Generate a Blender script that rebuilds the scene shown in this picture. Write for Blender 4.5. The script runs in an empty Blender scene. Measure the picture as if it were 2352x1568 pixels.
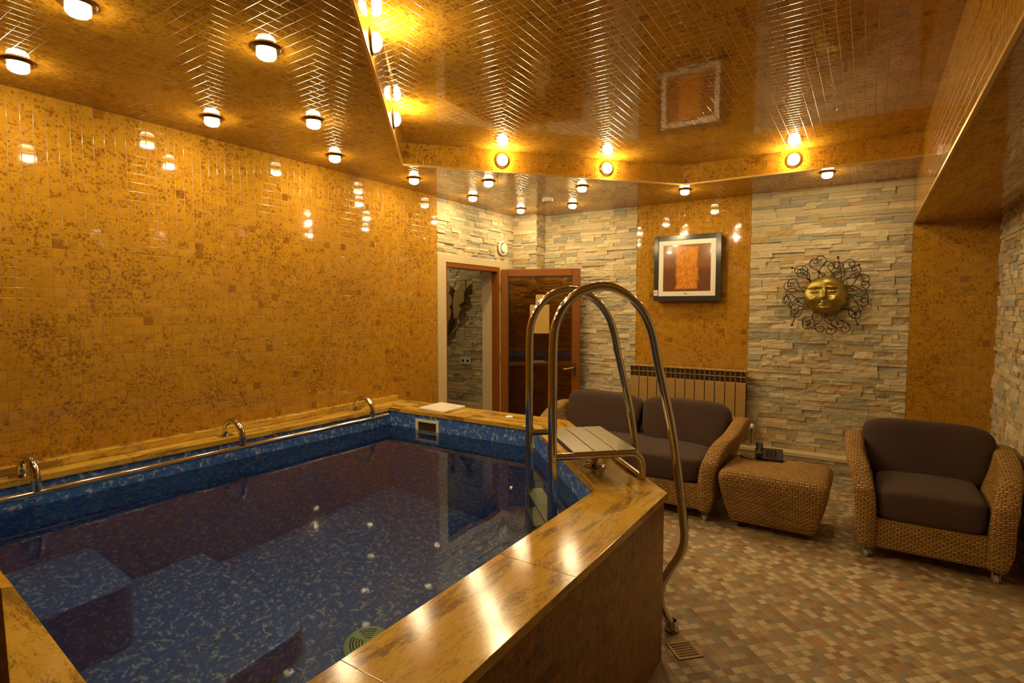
import bpy, bmesh, math, random
from mathutils import Vector, Matrix, noise
R=random.Random(7)
sc=bpy.context.scene; COL=sc.collection
V=Vector; PI=math.pi

# ------------------------------------------------------------------ materials
class NT:
    def __init__(s,name):
        s.m=bpy.data.materials.new(name); s.m.use_nodes=True; s.t=s.m.node_tree; s.t.nodes.clear()
        s.out=s.n('ShaderNodeOutputMaterial')
    def n(s,ty,**k):
        nd=s.t.nodes.new(ty)
        for a,b in k.items(): setattr(nd,a,b)
        return nd
    def lk(s,a,b): s.t.links.new(a,b)
    def put(s,sock,v):
        if hasattr(v,'is_output') or isinstance(v,bpy.types.NodeSocket): s.lk(v,sock)
        else:
            if isinstance(v,(tuple,list)) and len(v)==3 and sock.type=='RGBA': v=(*v,1)
            sock.default_value=v
    def math(s,op,a,b=0.0,c=0.0,clamp=False):
        nd=s.n('ShaderNodeMath',operation=op,use_clamp=clamp)
        for i,v in enumerate((a,b,c)): s.put(nd.inputs[i],v)
        return nd.outputs[0]
    def mix(s,f,a,b,bt='MIX'):
        nd=s.n('ShaderNodeMix',data_type='RGBA',blend_type=bt)
        s.put(nd.inputs[0],f); s.put(nd.inputs[6],a); s.put(nd.inputs[7],b); return nd.outputs[2]
    def ramp(s,f,stops,interp='LINEAR'):
        nd=s.n('ShaderNodeValToRGB'); nd.color_ramp.interpolation=interp; e=nd.color_ramp.elements
        while len(e)<len(stops): e.new(0.5)
        for i,(p,c) in enumerate(stops):
            e[i].position=p; e[i].color=(*c,1) if isinstance(c,(tuple,list)) else (c,c,c,1)
        s.put(nd.inputs[0],f); return nd.outputs[0]
    def smooth(s,v,a,b):
        nd=s.n('ShaderNodeMapRange',interpolation_type='SMOOTHSTEP'); s.put(nd.inputs[0],v)
        nd.inputs[1].default_value=a; nd.inputs[2].default_value=b; return nd.outputs[0]
    def noise(s,vec,scale,detail=3,rough=.55,dist=0,dim='3D'):
        nd=s.n('ShaderNodeTexNoise',noise_dimensions=dim); s.put(nd.inputs['Vector'],vec)
        nd.inputs['Scale'].default_value=scale; nd.inputs['Detail'].default_value=detail
        nd.inputs['Roughness'].default_value=rough; nd.inputs['Distortion'].default_value=dist
        return nd.outputs[0]
    def mapv(s,vec,scale=(1,1,1),loc=(0,0,0),rot=(0,0,0)):
        nd=s.n('ShaderNodeMapping'); s.put(nd.inputs[0],vec)
        nd.inputs[1].default_value=loc; nd.inputs[2].default_value=rot; nd.inputs[3].default_value=scale
        return nd.outputs[0]
    def uv(s): return s.n('ShaderNodeUVMap').outputs[0]
    def obj(s): return s.n('ShaderNodeTexCoord').outputs['Object']
    def sep(s,v):
        nd=s.n('ShaderNodeSeparateXYZ'); s.put(nd.inputs[0],v); return nd.outputs
    def comb(s,x,y,z=0.0):
        nd=s.n('ShaderNodeCombineXYZ'); s.put(nd.inputs[0],x); s.put(nd.inputs[1],y); s.put(nd.inputs[2],z); return nd.outputs[0]
    def white(s,v):
        nd=s.n('ShaderNodeTexWhiteNoise',noise_dimensions='3D'); s.put(nd.inputs[0],v); return nd.outputs
    def bump(s,h,dist,strength=1.0,nrm=None):
        nd=s.n('ShaderNodeBump'); nd.inputs['Strength'].default_value=strength
        nd.inputs['Distance'].default_value=dist; s.put(nd.inputs['Height'],h)
        if nrm is not None: s.put(nd.inputs['Normal'],nrm)
        return nd.outputs[0]
    def pbr(s,col=(.5,.5,.5),rough=.5,metal=0.0,nrm=None,spec=None,coat=None,emis=None,estr=0.0,sheen=None,ior=None):
        p=s.n('ShaderNodeBsdfPrincipled')
        s.put(p.inputs['Base Color'],col); s.put(p.inputs['Roughness'],rough); s.put(p.inputs['Metallic'],metal)
        if nrm is not None: s.put(p.inputs['Normal'],nrm)
        if spec is not None: s.put(p.inputs['Specular IOR Level'],spec)
        if ior is not None: p.inputs['IOR'].default_value=ior
        if coat is not None: s.put(p.inputs['Coat Weight'],coat); p.inputs['Coat Roughness'].default_value=.03
        if sheen is not None: p.inputs['Sheen Weight'].default_value=sheen
        if emis is not None: s.put(p.inputs['Emission Color'],emis); p.inputs['Emission Strength'].default_value=estr
        s.lk(p.outputs[0],s.out.inputs[0]); s.p=p
        return s.m

def simple(name,col,rough=.5,metal=0.0,noise_amt=.12,scale=30,**k):
    t=NT(name); n=t.noise(t.obj(),scale,3)
    c=t.mix(n,tuple(x*(1-noise_amt) for x in col),tuple(min(1,x*(1+noise_amt)) for x in col))
    return t.pbr(c,rough,metal,**k)

def mosaic(name,tile=.05,light=(.56,.285,.018),mid=(.41,.195,.013),dark=(.17,.060,.007),grout=(.31,.165,.05),
           rough=.045,bumpd=.00050,tilt=.24,streak=(1,1),rot=0,gw=(.012,.034)):
    t=NT(name); uv=t.uv()
    if rot: uv=t.mapv(uv,rot=(0,0,rot))
    sp=t.sep(t.mapv(uv,(1/tile,1/tile,1)))
    fx=t.math('FRACT',sp[0]); fy=t.math('FRACT',sp[1]); cx=t.math('FLOOR',sp[0]); cy=t.math('FLOOR',sp[1])
    cell=t.comb(cx,cy); w=t.white(cell); ws=t.sep(w[1])
    sheet=t.white(t.comb(t.math('FLOOR',t.math('DIVIDE',cx,6)),t.math('FLOOR',t.math('DIVIDE',cy,6)),3.7))[0]
    ex=t.math('MINIMUM',fx,t.math('SUBTRACT',1,fx)); ey=t.math('MINIMUM',fy,t.math('SUBTRACT',1,fy))
    d=t.math('MINIMUM',ex,ey)
    # speckles: per-cell shifted so that they break at the joints
    jit=t.n('ShaderNodeVectorMath',operation='MULTIPLY_ADD'); t.put(jit.inputs[0],w[1]); jit.inputs[1].default_value=(3,3,3); t.put(jit.inputs[2],uv)
    n1=t.noise(t.mapv(jit.outputs[0],(68*streak[0],62*streak[1],60)),1,5,.62)
    n2=t.noise(uv,3.2,3,.6)
    n3=t.noise(t.mapv(uv,(22,22,22)),1,2,.5)
    thr=t.math('ADD',t.math('ADD',t.math('MULTIPLY',n2,.20),t.math('MULTIPLY',ws[2],.07)),t.math('MULTIPLY',sheet,.05))
    sv=t.math('SUBTRACT',t.math('ADD',n1,t.math('MULTIPLY',n3,.25)),t.math('SUBTRACT',.84,thr))
    spk=t.smooth(sv,-.07,.11)
    base=t.mix(t.math('ADD',t.math('MULTIPLY',ws[0],.45),t.math('MULTIPLY',n3,.5)),light,mid)
    col=t.mix(t.math('MULTIPLY',spk,.8),base,dark)
    odd=t.smooth(ws[1],.986,.992)
    col=t.mix(t.math('MULTIPLY',odd,.6),col,dark)
    gm=t.smooth(d,*gw)
    col=t.mix(gm,grout,col)
    h=t.smooth(d,.0,.048)
    tx=t.math('MULTIPLY',t.math('SUBTRACT',fx,.5),t.math('SUBTRACT',ws[0],.5))
    ty=t.math('MULTIPLY',t.math('SUBTRACT',fy,.5),t.math('SUBTRACT',ws[1],.5))
    h=t.math('ADD',h,t.math('MULTIPLY',t.math('ADD',tx,ty),tilt*2))
    h=t.math('ADD',h,t.math('MULTIPLY',n3,.06))
    rg=t.mix(gm,(.45,.45,.45),(rough,rough,rough))
    rr=t.sep(rg)[0]
    return t.pbr(col,rr,nrm=t.bump(h,bumpd),coat=None,ior=1.52)

M={}
M['gold']=mosaic('gold_mosaic')
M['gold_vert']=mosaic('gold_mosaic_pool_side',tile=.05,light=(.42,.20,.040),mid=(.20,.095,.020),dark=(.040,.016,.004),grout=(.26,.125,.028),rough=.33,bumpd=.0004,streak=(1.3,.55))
def floor_mat():
    t=NT('floor_mosaic'); uv=t.mapv(t.uv(),rot=(0,0,PI/4)); tile=.042
    sp=t.sep(t.mapv(uv,(1/tile,1/tile,1)))
    fx=t.math('FRACT',sp[0]); fy=t.math('FRACT',sp[1])
    w=t.white(t.comb(t.math('FLOOR',sp[0]),t.math('FLOOR',sp[1]))); ws=t.sep(w[1])
    col=t.ramp(ws[0],[(0,(.27,.135,.055)),(.16,(.34,.225,.105)),(.34,(.27,.24,.165)),(.5,(.46,.34,.17)),(.64,(.60,.47,.26)),(.80,(.68,.56,.35)),(.92,(.46,.23,.07))],'CONSTANT')
    n=t.noise(uv,60,3)
    col=t.mix(t.math('MULTIPLY',n,.5),col,(.38,.30,.17))
    d=t.math('MINIMUM',t.math('MINIMUM',fx,t.math('SUBTRACT',1,fx)),t.math('MINIMUM',fy,t.math('SUBTRACT',1,fy)))
    g=t.smooth(d,.03,.07); col=t.mix(g,(.34,.27,.17),col)
    h=t.math('ADD',t.smooth(d,0,.14),t.math('MULTIPLY',n,.3))
    return t.pbr(col,.5,nrm=t.bump(h,.0012))
M['floor']=floor_mat()
def stone_mat():
    t=NT('split_face_stone'); a=t.n('ShaderNodeAttribute',attribute_name='rnd'); s=t.sep(a.outputs['Vector'])
    o=t.obj(); n1=t.noise(t.mapv(o,(9,9,26)),1,5,.65); n2=t.noise(o,70,4,.7); n3=t.noise(t.mapv(o,(3,3,10)),1,3,.5,1.5)
    col=t.ramp(s[0],[(0,(.62,.52,.31)),(.18,(.72,.62,.40)),(.32,(.48,.41,.27)),(.46,(.60,.50,.31)),(.58,(.40,.37,.27)),(.68,(.48,.43,.29)),(.78,(.66,.54,.34)),(.90,(.56,.40,.18)),(.955,(.38,.35,.27))],'CONSTANT')
    col=t.mix(t.math('MULTIPLY',t.smooth(n3,.52,.68),.55),col,(.56,.36,.12))
    col=t.mix(t.math('MULTIPLY',t.smooth(n1,.55,.75),.5),col,(.72,.66,.50))
    col=t.mix(t.math('MULTIPLY',t.smooth(n1,.45,.25),.4),col,(.38,.35,.26))
    h=t.math('ADD',n1,t.math('MULTIPLY',n2,.35))
    return t.pbr(col,.7,nrm=t.bump(h,.014),spec=.35)
M['stone']=stone_mat()
def travertine(name,L=(.60,.345,.034),Dk=(.20,.105,.028),Y=(.66,.43,.075),rough=.13):
    t=NT(name); uv=t.uv()
    v1=t.noise(t.mapv(uv,(2.0,10,1)),1,9,.74,.35); v2=t.noise(t.mapv(uv,(7,22,1),loc=(3,1,0)),1,10,.80,.25)
    fi=t.noise(t.mapv(uv,(60,170,1)),1,5,.8); wob=t.noise(t.mapv(uv,(2.4,6,1),loc=(7,2,0)),1,6,.65)
    po=t.noise(t.mapv(uv,(70,170,1)),1,3,.6)
    col=t.mix(t.smooth(wob,.40,.62),L,Y)
    col=t.mix(t.math('MULTIPLY',t.smooth(v2,.52,.66),.55),col,(.47,.225,.028))
    ve=t.smooth(t.math('ADD',v1,t.math('MULTIPLY',t.math('SUBTRACT',fi,.5),.35)),.505,.425)
    col=t.mix(t.math('MULTIPLY',ve,.85),col,Dk)
    ve2=t.smooth(t.math('ADD',v2,t.math('MULTIPLY',t.math('SUBTRACT',fi,.5),.5)),.475,.40)
    col=t.mix(t.math('MULTIPLY',ve2,.65),col,(.33,.20,.06))
    pore=t.math('MULTIPLY',t.smooth(po,.67,.71),t.smooth(v2,.54,.42))
    col=t.mix(pore,col,(.05,.022,.006))
    h=t.math('SUBTRACT',t.math('MULTIPLY',v2,.3),pore)
    return t.pbr(col,t.math('ADD',rough,t.math('MULTIPLY',pore,.4)),nrm=t.bump(h,.0004),ior=1.5)
M['trav']=travertine('golden_travertine')
def liner_mat():
    t=NT('marbled_blue_liner'); uv=t.uv()
    w=t.n('ShaderNodeTexNoise'); t.put(w.inputs['Vector'],uv); w.inputs['Scale'].default_value=6
    d=t.n('ShaderNodeVectorMath',operation='MULTIPLY_ADD'); t.put(d.inputs[0],w.outputs[1]); d.inputs[1].default_value=(.06,.06,0); t.put(d.inputs[2],uv)
    n1=t.noise(t.mapv(d.outputs[0],(21,36,1)),1,5,.62,.2); n2=t.noise(t.mapv(d.outputs[0],(38,24,1),rot=(0,0,.6)),1,5,.62,.2)
    nb=t.noise(uv,7,4); fi=t.noise(uv,120,3,.6)
    k=t.math('MULTIPLY',t.math('SUBTRACT',fi,.5),.12)
    a=t.math('MAXIMUM',t.smooth(t.math('ADD',n1,k),.562,.635),t.smooth(t.math('ADD',n2,k),.572,.645))
    col=t.mix(nb,(.022,.082,.40),(.038,.148,.62))
    col=t.mix(t.math('MULTIPLY',t.smooth(n2,.44,.58),.6),col,(.065,.22,.54))
    col=t.mix(t.math('MULTIPLY',a,.80),col,(.50,.55,.74))
    return t.pbr(col,.32)
M['liner']=liner_mat()
def wicker_mat():
    t=NT('woven_banana_leaf'); s=t.sep(t.mapv(t.uv(),(1/.034,1/.0135,1)))
    row=t.math('FLOOR',s[1]); par=t.math('MODULO',row,2)
    u=t.math('ADD',s[0],t.math('MULTIPLY',par,.5))
    hu=t.math('POWER',t.math('ABSOLUTE',t.math('SINE',t.math('MULTIPLY',u,PI))),.55)
    hv=t.math('POWER',t.math('ABSOLUTE',t.math('SINE',t.math('MULTIPLY',s[1],PI))),.6)
    h=t.math('MULTIPLY',hu,hv)
    r=t.white(t.comb(t.math('FLOOR',u),row))[0]
    n=t.noise(t.uv(),6,3)
    c=t.mix(r,(.40,.215,.050),(.58,.345,.095)); c=t.mix(t.math('MULTIPLY',n,.4),c,(.28,.145,.036))
    c=t.mix(t.smooth(h,.15,.62),(.085,.042,.013),c)
    return t.pbr(c,.52,nrm=t.bump(h,.005),spec=.35)
M['wicker']=wicker_mat()
def fabric():
    t=NT('mauve_brown_fabric'); s=t.sep(t.mapv(t.uv(),(500,500,1)))
    h=t.math('MULTIPLY',t.math('SINE',s[0]),t.math('SINE',s[1])); n=t.noise(t.obj(),5,3); nf=t.noise(t.obj(),300,2)
    c=t.mix(n,(.064,.038,.030),(.088,.055,.044)); c=t.mix(t.math('MULTIPLY',nf,.3),c,(.10,.078,.076))
    t.pbr(c,.9,nrm=t.bump(t.math('ADD',t.math('MULTIPLY',n,14.0),h),.0005),sheen=.04,spec=.15); return t.m
M['fabric']=fabric()
M['chrome']=simple('polished_stainless_steel',(.62,.60,.57),.10,1.0,.04)
M['brushed']=simple('brushed_steel_plate',(.44,.41,.34),.30,1.0,.08)
M['bronze']=simple('dark_bronze',(.10,.065,.035),.35,.9)
M['trim']=simple('brass_edge_profile',(.72,.50,.16),.3,.6,.05)
M['cream']=simple('cream_stone_surround',(.62,.50,.30),.55,0,.10,60)
M['white']=simple('white_plastic',(.78,.74,.64),.35,0,.03)
M['whitegloss']=simple('white_enamel',(.85,.80,.70),.25,0,.03)
M['door']=simple('brown_door_profile',(.22,.066,.004),.42,0,.08,spec=.3)
M['black']=simple('black_plastic',(.016,.016,.020),.30,0,.1)
M['rubber']=simple('grey_rubber',(.42,.38,.32),.45,0,.1)
M['radiator']=simple('gold_painted_aluminium',(.50,.31,.10),.38,.25,.06)
M['dark']=simple('shadow_dark_metal',(.055,.030,.014),.5,.3)
M['framewood']=simple('graphite_gloss_frame',(.045,.042,.038),.12,0,.05)
M['red']=simple('dark_red_glass',(.16,.010,.008),.12,0,.1)
M['wire']=simple('dark_brown_iron_wire',(.050,.028,.020),.42,.6)
M['paper']=simple('yellowed_paper',(.50,.32,.07),.7,0,.05)
M['plaster']=simple('corridor_plaster',(.50,.42,.28),.8,0,.06)
M['sage']=simple('pale_green_plastic',(.50,.66,.50),.45,0,.05)
M['grout']=simple('stone_backing',(.14,.11,.07),.9)
M['brasslamp']=simple('aged_brass_fitting',(.30,.20,.09),.28,1.0,.1)
def gold_face():
    t=NT('aged_gold_metal'); n=t.noise(t.obj(),22,4); c=t.mix(n,(.30,.22,.045),(.52,.40,.105))
    geo=t.n('ShaderNodeNewGeometry').outputs['Pointiness']
    c=t.mix(t.math('MULTIPLY',t.smooth(n,.52,.66),.45),c,(.12,.085,.018))
    return t.pbr(c,.42,.85,nrm=t.bump(n,.003))
M['goldface']=gold_face()
def wood_leaf():
    t=NT('pale_carved_wood'); n=t.noise(t.mapv(t.obj(),(40,40,6)),1,4,.6,.4)
    return t.pbr(t.mix(n,(.46,.30,.11),(.34,.21,.07)),.5)
M['leafwood']=wood_leaf()
def bulb(name,f=1.0):
    t=NT(name); e=t.n('ShaderNodeEmission'); e.inputs[0].default_value=(1,.77,.40,1); e.inputs[1].default_value=BULB*f
    t.lk(e.outputs[0],t.out.inputs[0]); return t.m
BULB=400.0
M['bulb']=bulb('lit_frosted_bulb'); M['bulbside']=bulb('lit_bulb_reflector_flank',.10); M['bulbside2']=bulb('lit_recess_bulb_flank',.13)
def water():
    t=NT('clear_pool_water'); p=t.n('ShaderNodeBsdfRefraction'); p.inputs[0].default_value=(.84,1,.97,1); p.inputs[1].default_value=0.0; p.inputs[2].default_value=1.33
    g=t.n('ShaderNodeBsdfGlossy'); g.inputs['Roughness'].default_value=0.0
    f=t.n('ShaderNodeFresnel'); f.inputs[0].default_value=1.33
    n=t.noise(t.obj(),2.6,2,.4); b=t.bump(n,.0012)
    for x in (p,g,f): t.lk(b,x.inputs['Normal'])
    m=t.n('ShaderNodeMixShader'); t.lk(f.outputs[0],m.inputs[0]); t.lk(p.outputs[0],m.inputs[1]); t.lk(g.outputs[0],m.inputs[2])
    t.lk(m.outputs[0],t.out.inputs[0]); return t.m
M['water']=water()
def tinted():
    t=NT('bronze_tinted_glass'); p=t.n('ShaderNodeBsdfTransparent'); p.inputs[0].default_value=(.66,.48,.24,1)
    g=t.n('ShaderNodeBsdfGlossy'); g.inputs['Roughness'].default_value=0.02; g.inputs[0].default_value=(.9,.85,.75,1)
    f=t.n('ShaderNodeFresnel'); f.inputs[0].default_value=1.6
    m=t.n('ShaderNodeMixShader'); t.lk(t.math('ADD',f.outputs[0],.04),m.inputs[0]); t.lk(p.outputs[0],m.inputs[1]); t.lk(g.outputs[0],m.inputs[2])
    t.lk(m.outputs[0],t.out.inputs[0]); return t.m
M['tinted']=tinted()
def artwork():
    t=NT('printed_abstract_picture'); o=t.obj(); s=t.sep(o)   # local: x right, z up, metres from the picture's centre
    n=t.noise(t.mapv(o,(60,60,30)),1,4,.6); nb=t.noise(o,14,3)
    bg=t.mix(t.smooth(s[2],.02,-.02),(.26,.11,.035),(.15,.055,.03))
    
    bg=t.mix(t.math('MULTIPLY',n,.4),bg,(.30,.12,.04))
    # a soft upright patch of warm colour blocks
    w=t.math('ADD',.105,0.0); dx=t.math('ABSOLUTE',t.math('ADD',s[0],t.math('MULTIPLY',t.math('SUBTRACT',nb,.5),.06)))
    mk=t.smooth(t.math('SUBTRACT',dx,w),.012,-.012)
    mk=t.math('MULTIPLY',mk,t.math('MULTIPLY',t.smooth(s[2],.225,.19),t.smooth(s[2],-.215,-.19)))
    q=t.white(t.comb(t.math('FLOOR',t.math('MULTIPLY',s[0],60)),t.math('FLOOR',t.math('MULTIPLY',s[2],45))))[0]
    wc=t.ramp(t.math('ADD',t.math('MULTIPLY',q,.45),t.math('MULTIPLY',n,.55)),[(0,(.30,.09,.02)),(.3,(.60,.20,.025)),(.6,(.72,.30,.03)),(1,(.75,.42,.08))])
    return t.pbr(t.mix(mk,bg,wc),.12,coat=.5)
M['art']=artwork()

# ------------------------------------------------------------------ mesh helpers
def auto_uv(bm):
    uv=bm.loops.layers.uv.verify()
    for f in bm.faces:
        n=f.normal
        if abs(n.z)>.7: a=V((1,0,0)); b=V((0,1,0))
        else: a=V((0,0,1)).cross(n).normalized(); b=n.cross(a)
        for l in f.loops: l[uv].uv=(l.vert.co.dot(a),l.vert.co.dot(b))
def uv_dir(bm,d,off=0.0):
    uv=bm.loops.layers.uv.verify(); d=V(d).normalized(); e=V((-d.y,d.x,0))
    for f in bm.faces:
        for l in f.loops:
            c=l.vert.co; l[uv].uv=(c.dot(d)+off,c.dot(e)+(c.z if abs(f.normal.z)<.7 else 0)+off*.7)
def obj(name,bm,mat,parent=None,uv=True,smooth=False,loc=None,bevel=0,bseg=2,subd=0,kind=None,angle=None):
    if uv: bm.normal_update(); auto_uv(bm)
    me=bpy.data.meshes.new(name); bm.to_mesh(me); bm.free()
    for m in (mat if isinstance(mat,list) else [mat]): me.materials.append(m)
    if smooth:
        for p in me.polygons: p.use_smooth=True
    o=bpy.data.objects.new(name,me); COL.objects.link(o)
    if loc is not None: o.location=loc
    if parent is not None: o.parent=parent
    if bevel:
        b=o.modifiers.new('bevel','BEVEL'); b.width=bevel; b.segments=bseg; b.limit_method='ANGLE'; b.angle_limit=math.radians(40)
    if subd:
        s=o.modifiers.new('sub','SUBSURF'); s.levels=subd; s.render_levels=subd
    if angle is not None:
        with bpy.context.temp_override(object=o,active_object=o,selected_objects=[o],selected_editable_objects=[o]):
            bpy.ops.object.shade_smooth_by_angle(angle=math.radians(angle))
    if kind: o['kind']=kind
    return o
def tag(o,label,cat,group=None,kind=None):
    o['label']=label; o['category']=cat
    if group: o['group']=group
    if kind: o['kind']=kind
    return o
def empty(name,loc,rz=0):
    o=bpy.data.objects.new(name,None); COL.objects.link(o); o.location=loc; o.rotation_euler=(0,0,rz); o.empty_display_size=.1; return o
def box(bm,x0,x1,y0,y1,z0,z1,mi=0):
    vs=[bm.verts.new(p) for p in ((x0,y0,z0),(x1,y0,z0),(x1,y1,z0),(x0,y1,z0),(x0,y0,z1),(x1,y0,z1),(x1,y1,z1),(x0,y1,z1))]
    for q in ((3,2,1,0),(4,5,6,7),(0,1,5,4),(1,2,6,5),(2,3,7,6),(3,0,4,7)):
        f=bm.faces.new([vs[i] for i in q]); f.material_index=mi
    return vs
def bx(*a): bm=bmesh.new(); box(bm,*a); return bm
def quad(bm,pts,mi=0):
    f=bm.faces.new([bm.verts.new(p) for p in pts]); f.material_index=mi; return f
def prism(bm,poly,z0,z1,mi=0,cap=True):
    a=[bm.verts.new((x,y,z0)) for x,y in poly]; b=[bm.verts.new((x,y,z1)) for x,y in poly]; n=len(poly)
    for i in range(n):
        f=bm.faces.new((a[i],a[(i+1)%n],b[(i+1)%n],b[i])); f.material_index=mi
    if cap: bm.faces.new(a[::-1]); bm.faces.new(b)
    bmesh.ops.recalc_face_normals(bm,faces=bm.faces)
def catmull(pts,k=8,closed=False):
    pts=[V(p) for p in pts]; out=[]; n=len(pts)
    for i in range(n if closed else n-1):
        p0=pts[(i-1)%n] if closed or i>0 else pts[0]*2-pts[1]
        p1=pts[i]; p2=pts[(i+1)%n]
        p3=pts[(i+2)%n] if closed or i<n-2 else pts[-1]*2-pts[-2]
        for j in range(k):
            t=j/k; out.append(.5*((2*p1)+(p2-p0)*t+(2*p0-5*p1+4*p2-p3)*t*t+(3*p1-p0-3*p2+p3)*t**3))
    if not closed: out.append(pts[-1])
    return out
def tube(bm,pts,r,seg=12,caps=True,mi=0):
    pts=[V(p) for p in pts]; n=len(pts); rr=r if isinstance(r,(list,tuple)) else [r]*n
    T=[(pts[min(i+1,n-1)]-pts[max(i-1,0)]).normalized() for i in range(n)]
    u=T[0].orthogonal().normalized(); rings=[]
    for i in range(n):
        u=(u-T[i]*u.dot(T[i])).normalized(); w=T[i].cross(u)
        rings.append([bm.verts.new(pts[i]+(u*math.cos(2*PI*k/seg)+w*math.sin(2*PI*k/seg))*rr[i]) for k in range(seg)])
    for i in range(n-1):
        for k in range(seg):
            f=bm.faces.new((rings[i][k],rings[i][(k+1)%seg],rings[i+1][(k+1)%seg],rings[i+1][k])); f.material_index=mi
    if caps: bm.faces.new(rings[0][::-1]); bm.faces.new(rings[-1])
def lathe(bm,prof,c=(0,0,0),axis=(0,0,1),seg=24,mi=0):
    ax=V(axis).normalized(); u=ax.orthogonal().normalized(); w=ax.cross(u); c=V(c); rings=[]
    for r,h in prof:
        if r<1e-6: rings.append([bm.verts.new(c+ax*h)])
        else: rings.append([bm.verts.new(c+ax*h+(u*math.cos(2*PI*k/seg)+w*math.sin(2*PI*k/seg))*r) for k in range(seg)])
    for a,b in zip(rings,rings[1:]):
        for k in range(seg):
            k2=(k+1)%seg
            if len(a)==1 and len(b)==1: continue
            if len(a)==1: f=bm.faces.new((a[0],b[k2],b[k]))
            elif len(b)==1: f=bm.faces.new((a[k],a[k2],b[0]))
            else: f=bm.faces.new((a[k],a[k2],b[k2],b[k]))
            f.material_index=mi
def superq(bm,c,s,e1=.35,e2=.35,nu=36,nv=20,rot=None,warp=None):
    def sp(x,e): return math.copysign(abs(x)**e,x)
    rows=[]; c=V(c)
    for j in range(nv+1):
        v=-PI/2+PI*j/nv; row=[]
        for i in range(nu):
            u=-PI+2*PI*i/nu
            p=V((sp(math.cos(v),e1)*sp(math.cos(u),e2)*s[0],sp(math.cos(v),e1)*sp(math.sin(u),e2)*s[1],sp(math.sin(v),e1)*s[2]))
            if warp: p=warp(p)
            if rot is not None: p=rot@p
            row.append(p+c)
        rows.append(row)
    top=bm.verts.new(sum(rows[-1],V())/nu); bot=bm.verts.new(sum(rows[0],V())/nu)
    vr=[[bm.verts.new(p) for p in row] for row in rows[1:-1]]
    for a,b in zip(vr,vr[1:]):
        for i in range(nu): bm.faces.new((a[i],a[(i+1)%nu],b[(i+1)%nu],b[i]))
    for i in range(nu):
        bm.faces.new((bot,vr[0][(i+1)%nu],vr[0][i])); bm.faces.new((vr[-1][i],vr[-1][(i+1)%nu],top))
def copy_tree(o,parent=None):
    c=o.copy(); COL.objects.link(c); c.parent=parent
    for ch in list(o.children): copy_tree(ch,c)
    return c

# ------------------------------------------------------------------ room constants
XL=-3.456; YB=5.518; XR=.84; YF=-1.25; H=2.60; HS=2.235; HR=2.76; XBEAM=.287
OUTER=[(-3.456,.55),(-2.05,.465),(-.70,.17),(-.70,2.306),(-1.77,3.44),(-3.456,3.44)]
INNER=[(-3.18,.577),(-.98,.41),(-.98,2.18),(-1.859,3.11),(-3.18,3.11)]

# split-face cladding: every stone a slightly tilted, uneven block on a backing
def clad(bm,org,ud,nd,w,z0,z1,holes=(),seed=1,mi_s=0,mi_b=1):
    rr=random.Random(seed); lay=bm.verts.layers.float_vector.get('rnd') or bm.verts.layers.float_vector.new('rnd')
    org=V(org); ud=V(ud); nd=V(nd)
    def P(u,z,d): return org+ud*u+V((0,0,z))+nd*d
    def inside(u0,u1,a,b):
        for h in holes:
            if u1>h[0]+.001 and u0<h[1]-.001 and b>h[2]+.001 and a<h[3]-.001: return True
        return False
    def block(u0,u1,a,b):
        # clip against the openings
        for h in holes:
            if b>h[2]+.002 and a<h[3]-.002 and u1>h[0] and u0<h[1]:
                if u0<h[0]-.01: block(u0,h[0],a,b)
                if u1>h[1]+.01: block(h[1],u1,a,b)
                if b>h[3]+.008: block(max(u0,h[0]),min(u1,h[1]),h[3],b)
                return
        c=V((rr.random(),rr.random(),rr.random())); dep=.006+.016*rr.random(); tl=rr.uniform(-.004,.004); tz=rr.uniform(-.005,.005)
        nu=max(2,int((u1-u0)/.03)); nz=2 if b-a>.03 else 1; vs=[]
        for j in range(nz+1):
            row=[]
            for i in range(nu+1):
                u=u0+(u1-u0)*i/nu; z=a+(b-a)*j/nz
                d=dep+tl*(i/nu-.5)*2+tz*(j/nz-.5)+.0045*(noise.noise(V((u*22,z*40,seed*7.1)))) + .003*noise.noise(V((u*60,z*90,seed)))
                v=bm.verts.new(P(u+(.0008 if i==0 else -.0008 if i==nu else 0),z+(.0008 if j==0 else -.0008 if j==nz else 0),max(.002,d))); v[lay]=c; row.append(v)
            vs.append(row)
        for j in range(nz):
            for i in range(nu):
                f=bm.faces.new((vs[j][i],vs[j][i+1],vs[j+1][i+1],vs[j+1][i])); f.material_index=mi_s
        rim=[vs[0][i] for i in range(nu+1)]+[vs[j][nu] for j in range(1,nz+1)]+[vs[nz][i] for i in range(nu-1,-1,-1)]+[vs[j][0] for j in range(nz-1,0,-1)]
        back=[]
        for v in rim:
            q=bm.verts.new(v.co-nd*((v.co-org).dot(nd))); q[lay]=c; back.append(q)
        for i in range(len(rim)):
            k=(i+1)%len(rim); f=bm.faces.new((rim[i],back[i],back[k],rim[k])); f.material_index=mi_s
    z=z0
    while z<z1-.005:
        hgt=rr.choice((.030,.038,.045,.045,.055,.062)); 
        if z+hgt>z1-.012: hgt=z1-z
        u=0.0
        while u<w-.005:
            L=rr.uniform(.07,.26)
            if u+L>w-.04: L=w-u
            if hgt>.05 and rr.random()<.55:
                zm=z+hgt*rr.uniform(.4,.6); s=u+L*rr.uniform(.25,.75)
                block(u,u+L,z,zm); 
                if rr.random()<.5: block(u,s,zm,z+hgt); block(s,u+L,zm,z+hgt)
                else: block(u,u+L,zm,z+hgt)
            else: block(u,u+L,z,z+hgt)
            u+=L
        z+=hgt
def flip_out(bm,nd):
    nd=V(nd); bm.normal_update()
# ---- walls
def wall_obj(name,bm,mats):
    bm.normal_update()
    return obj(name,bm,mats,kind='structure')
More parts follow.
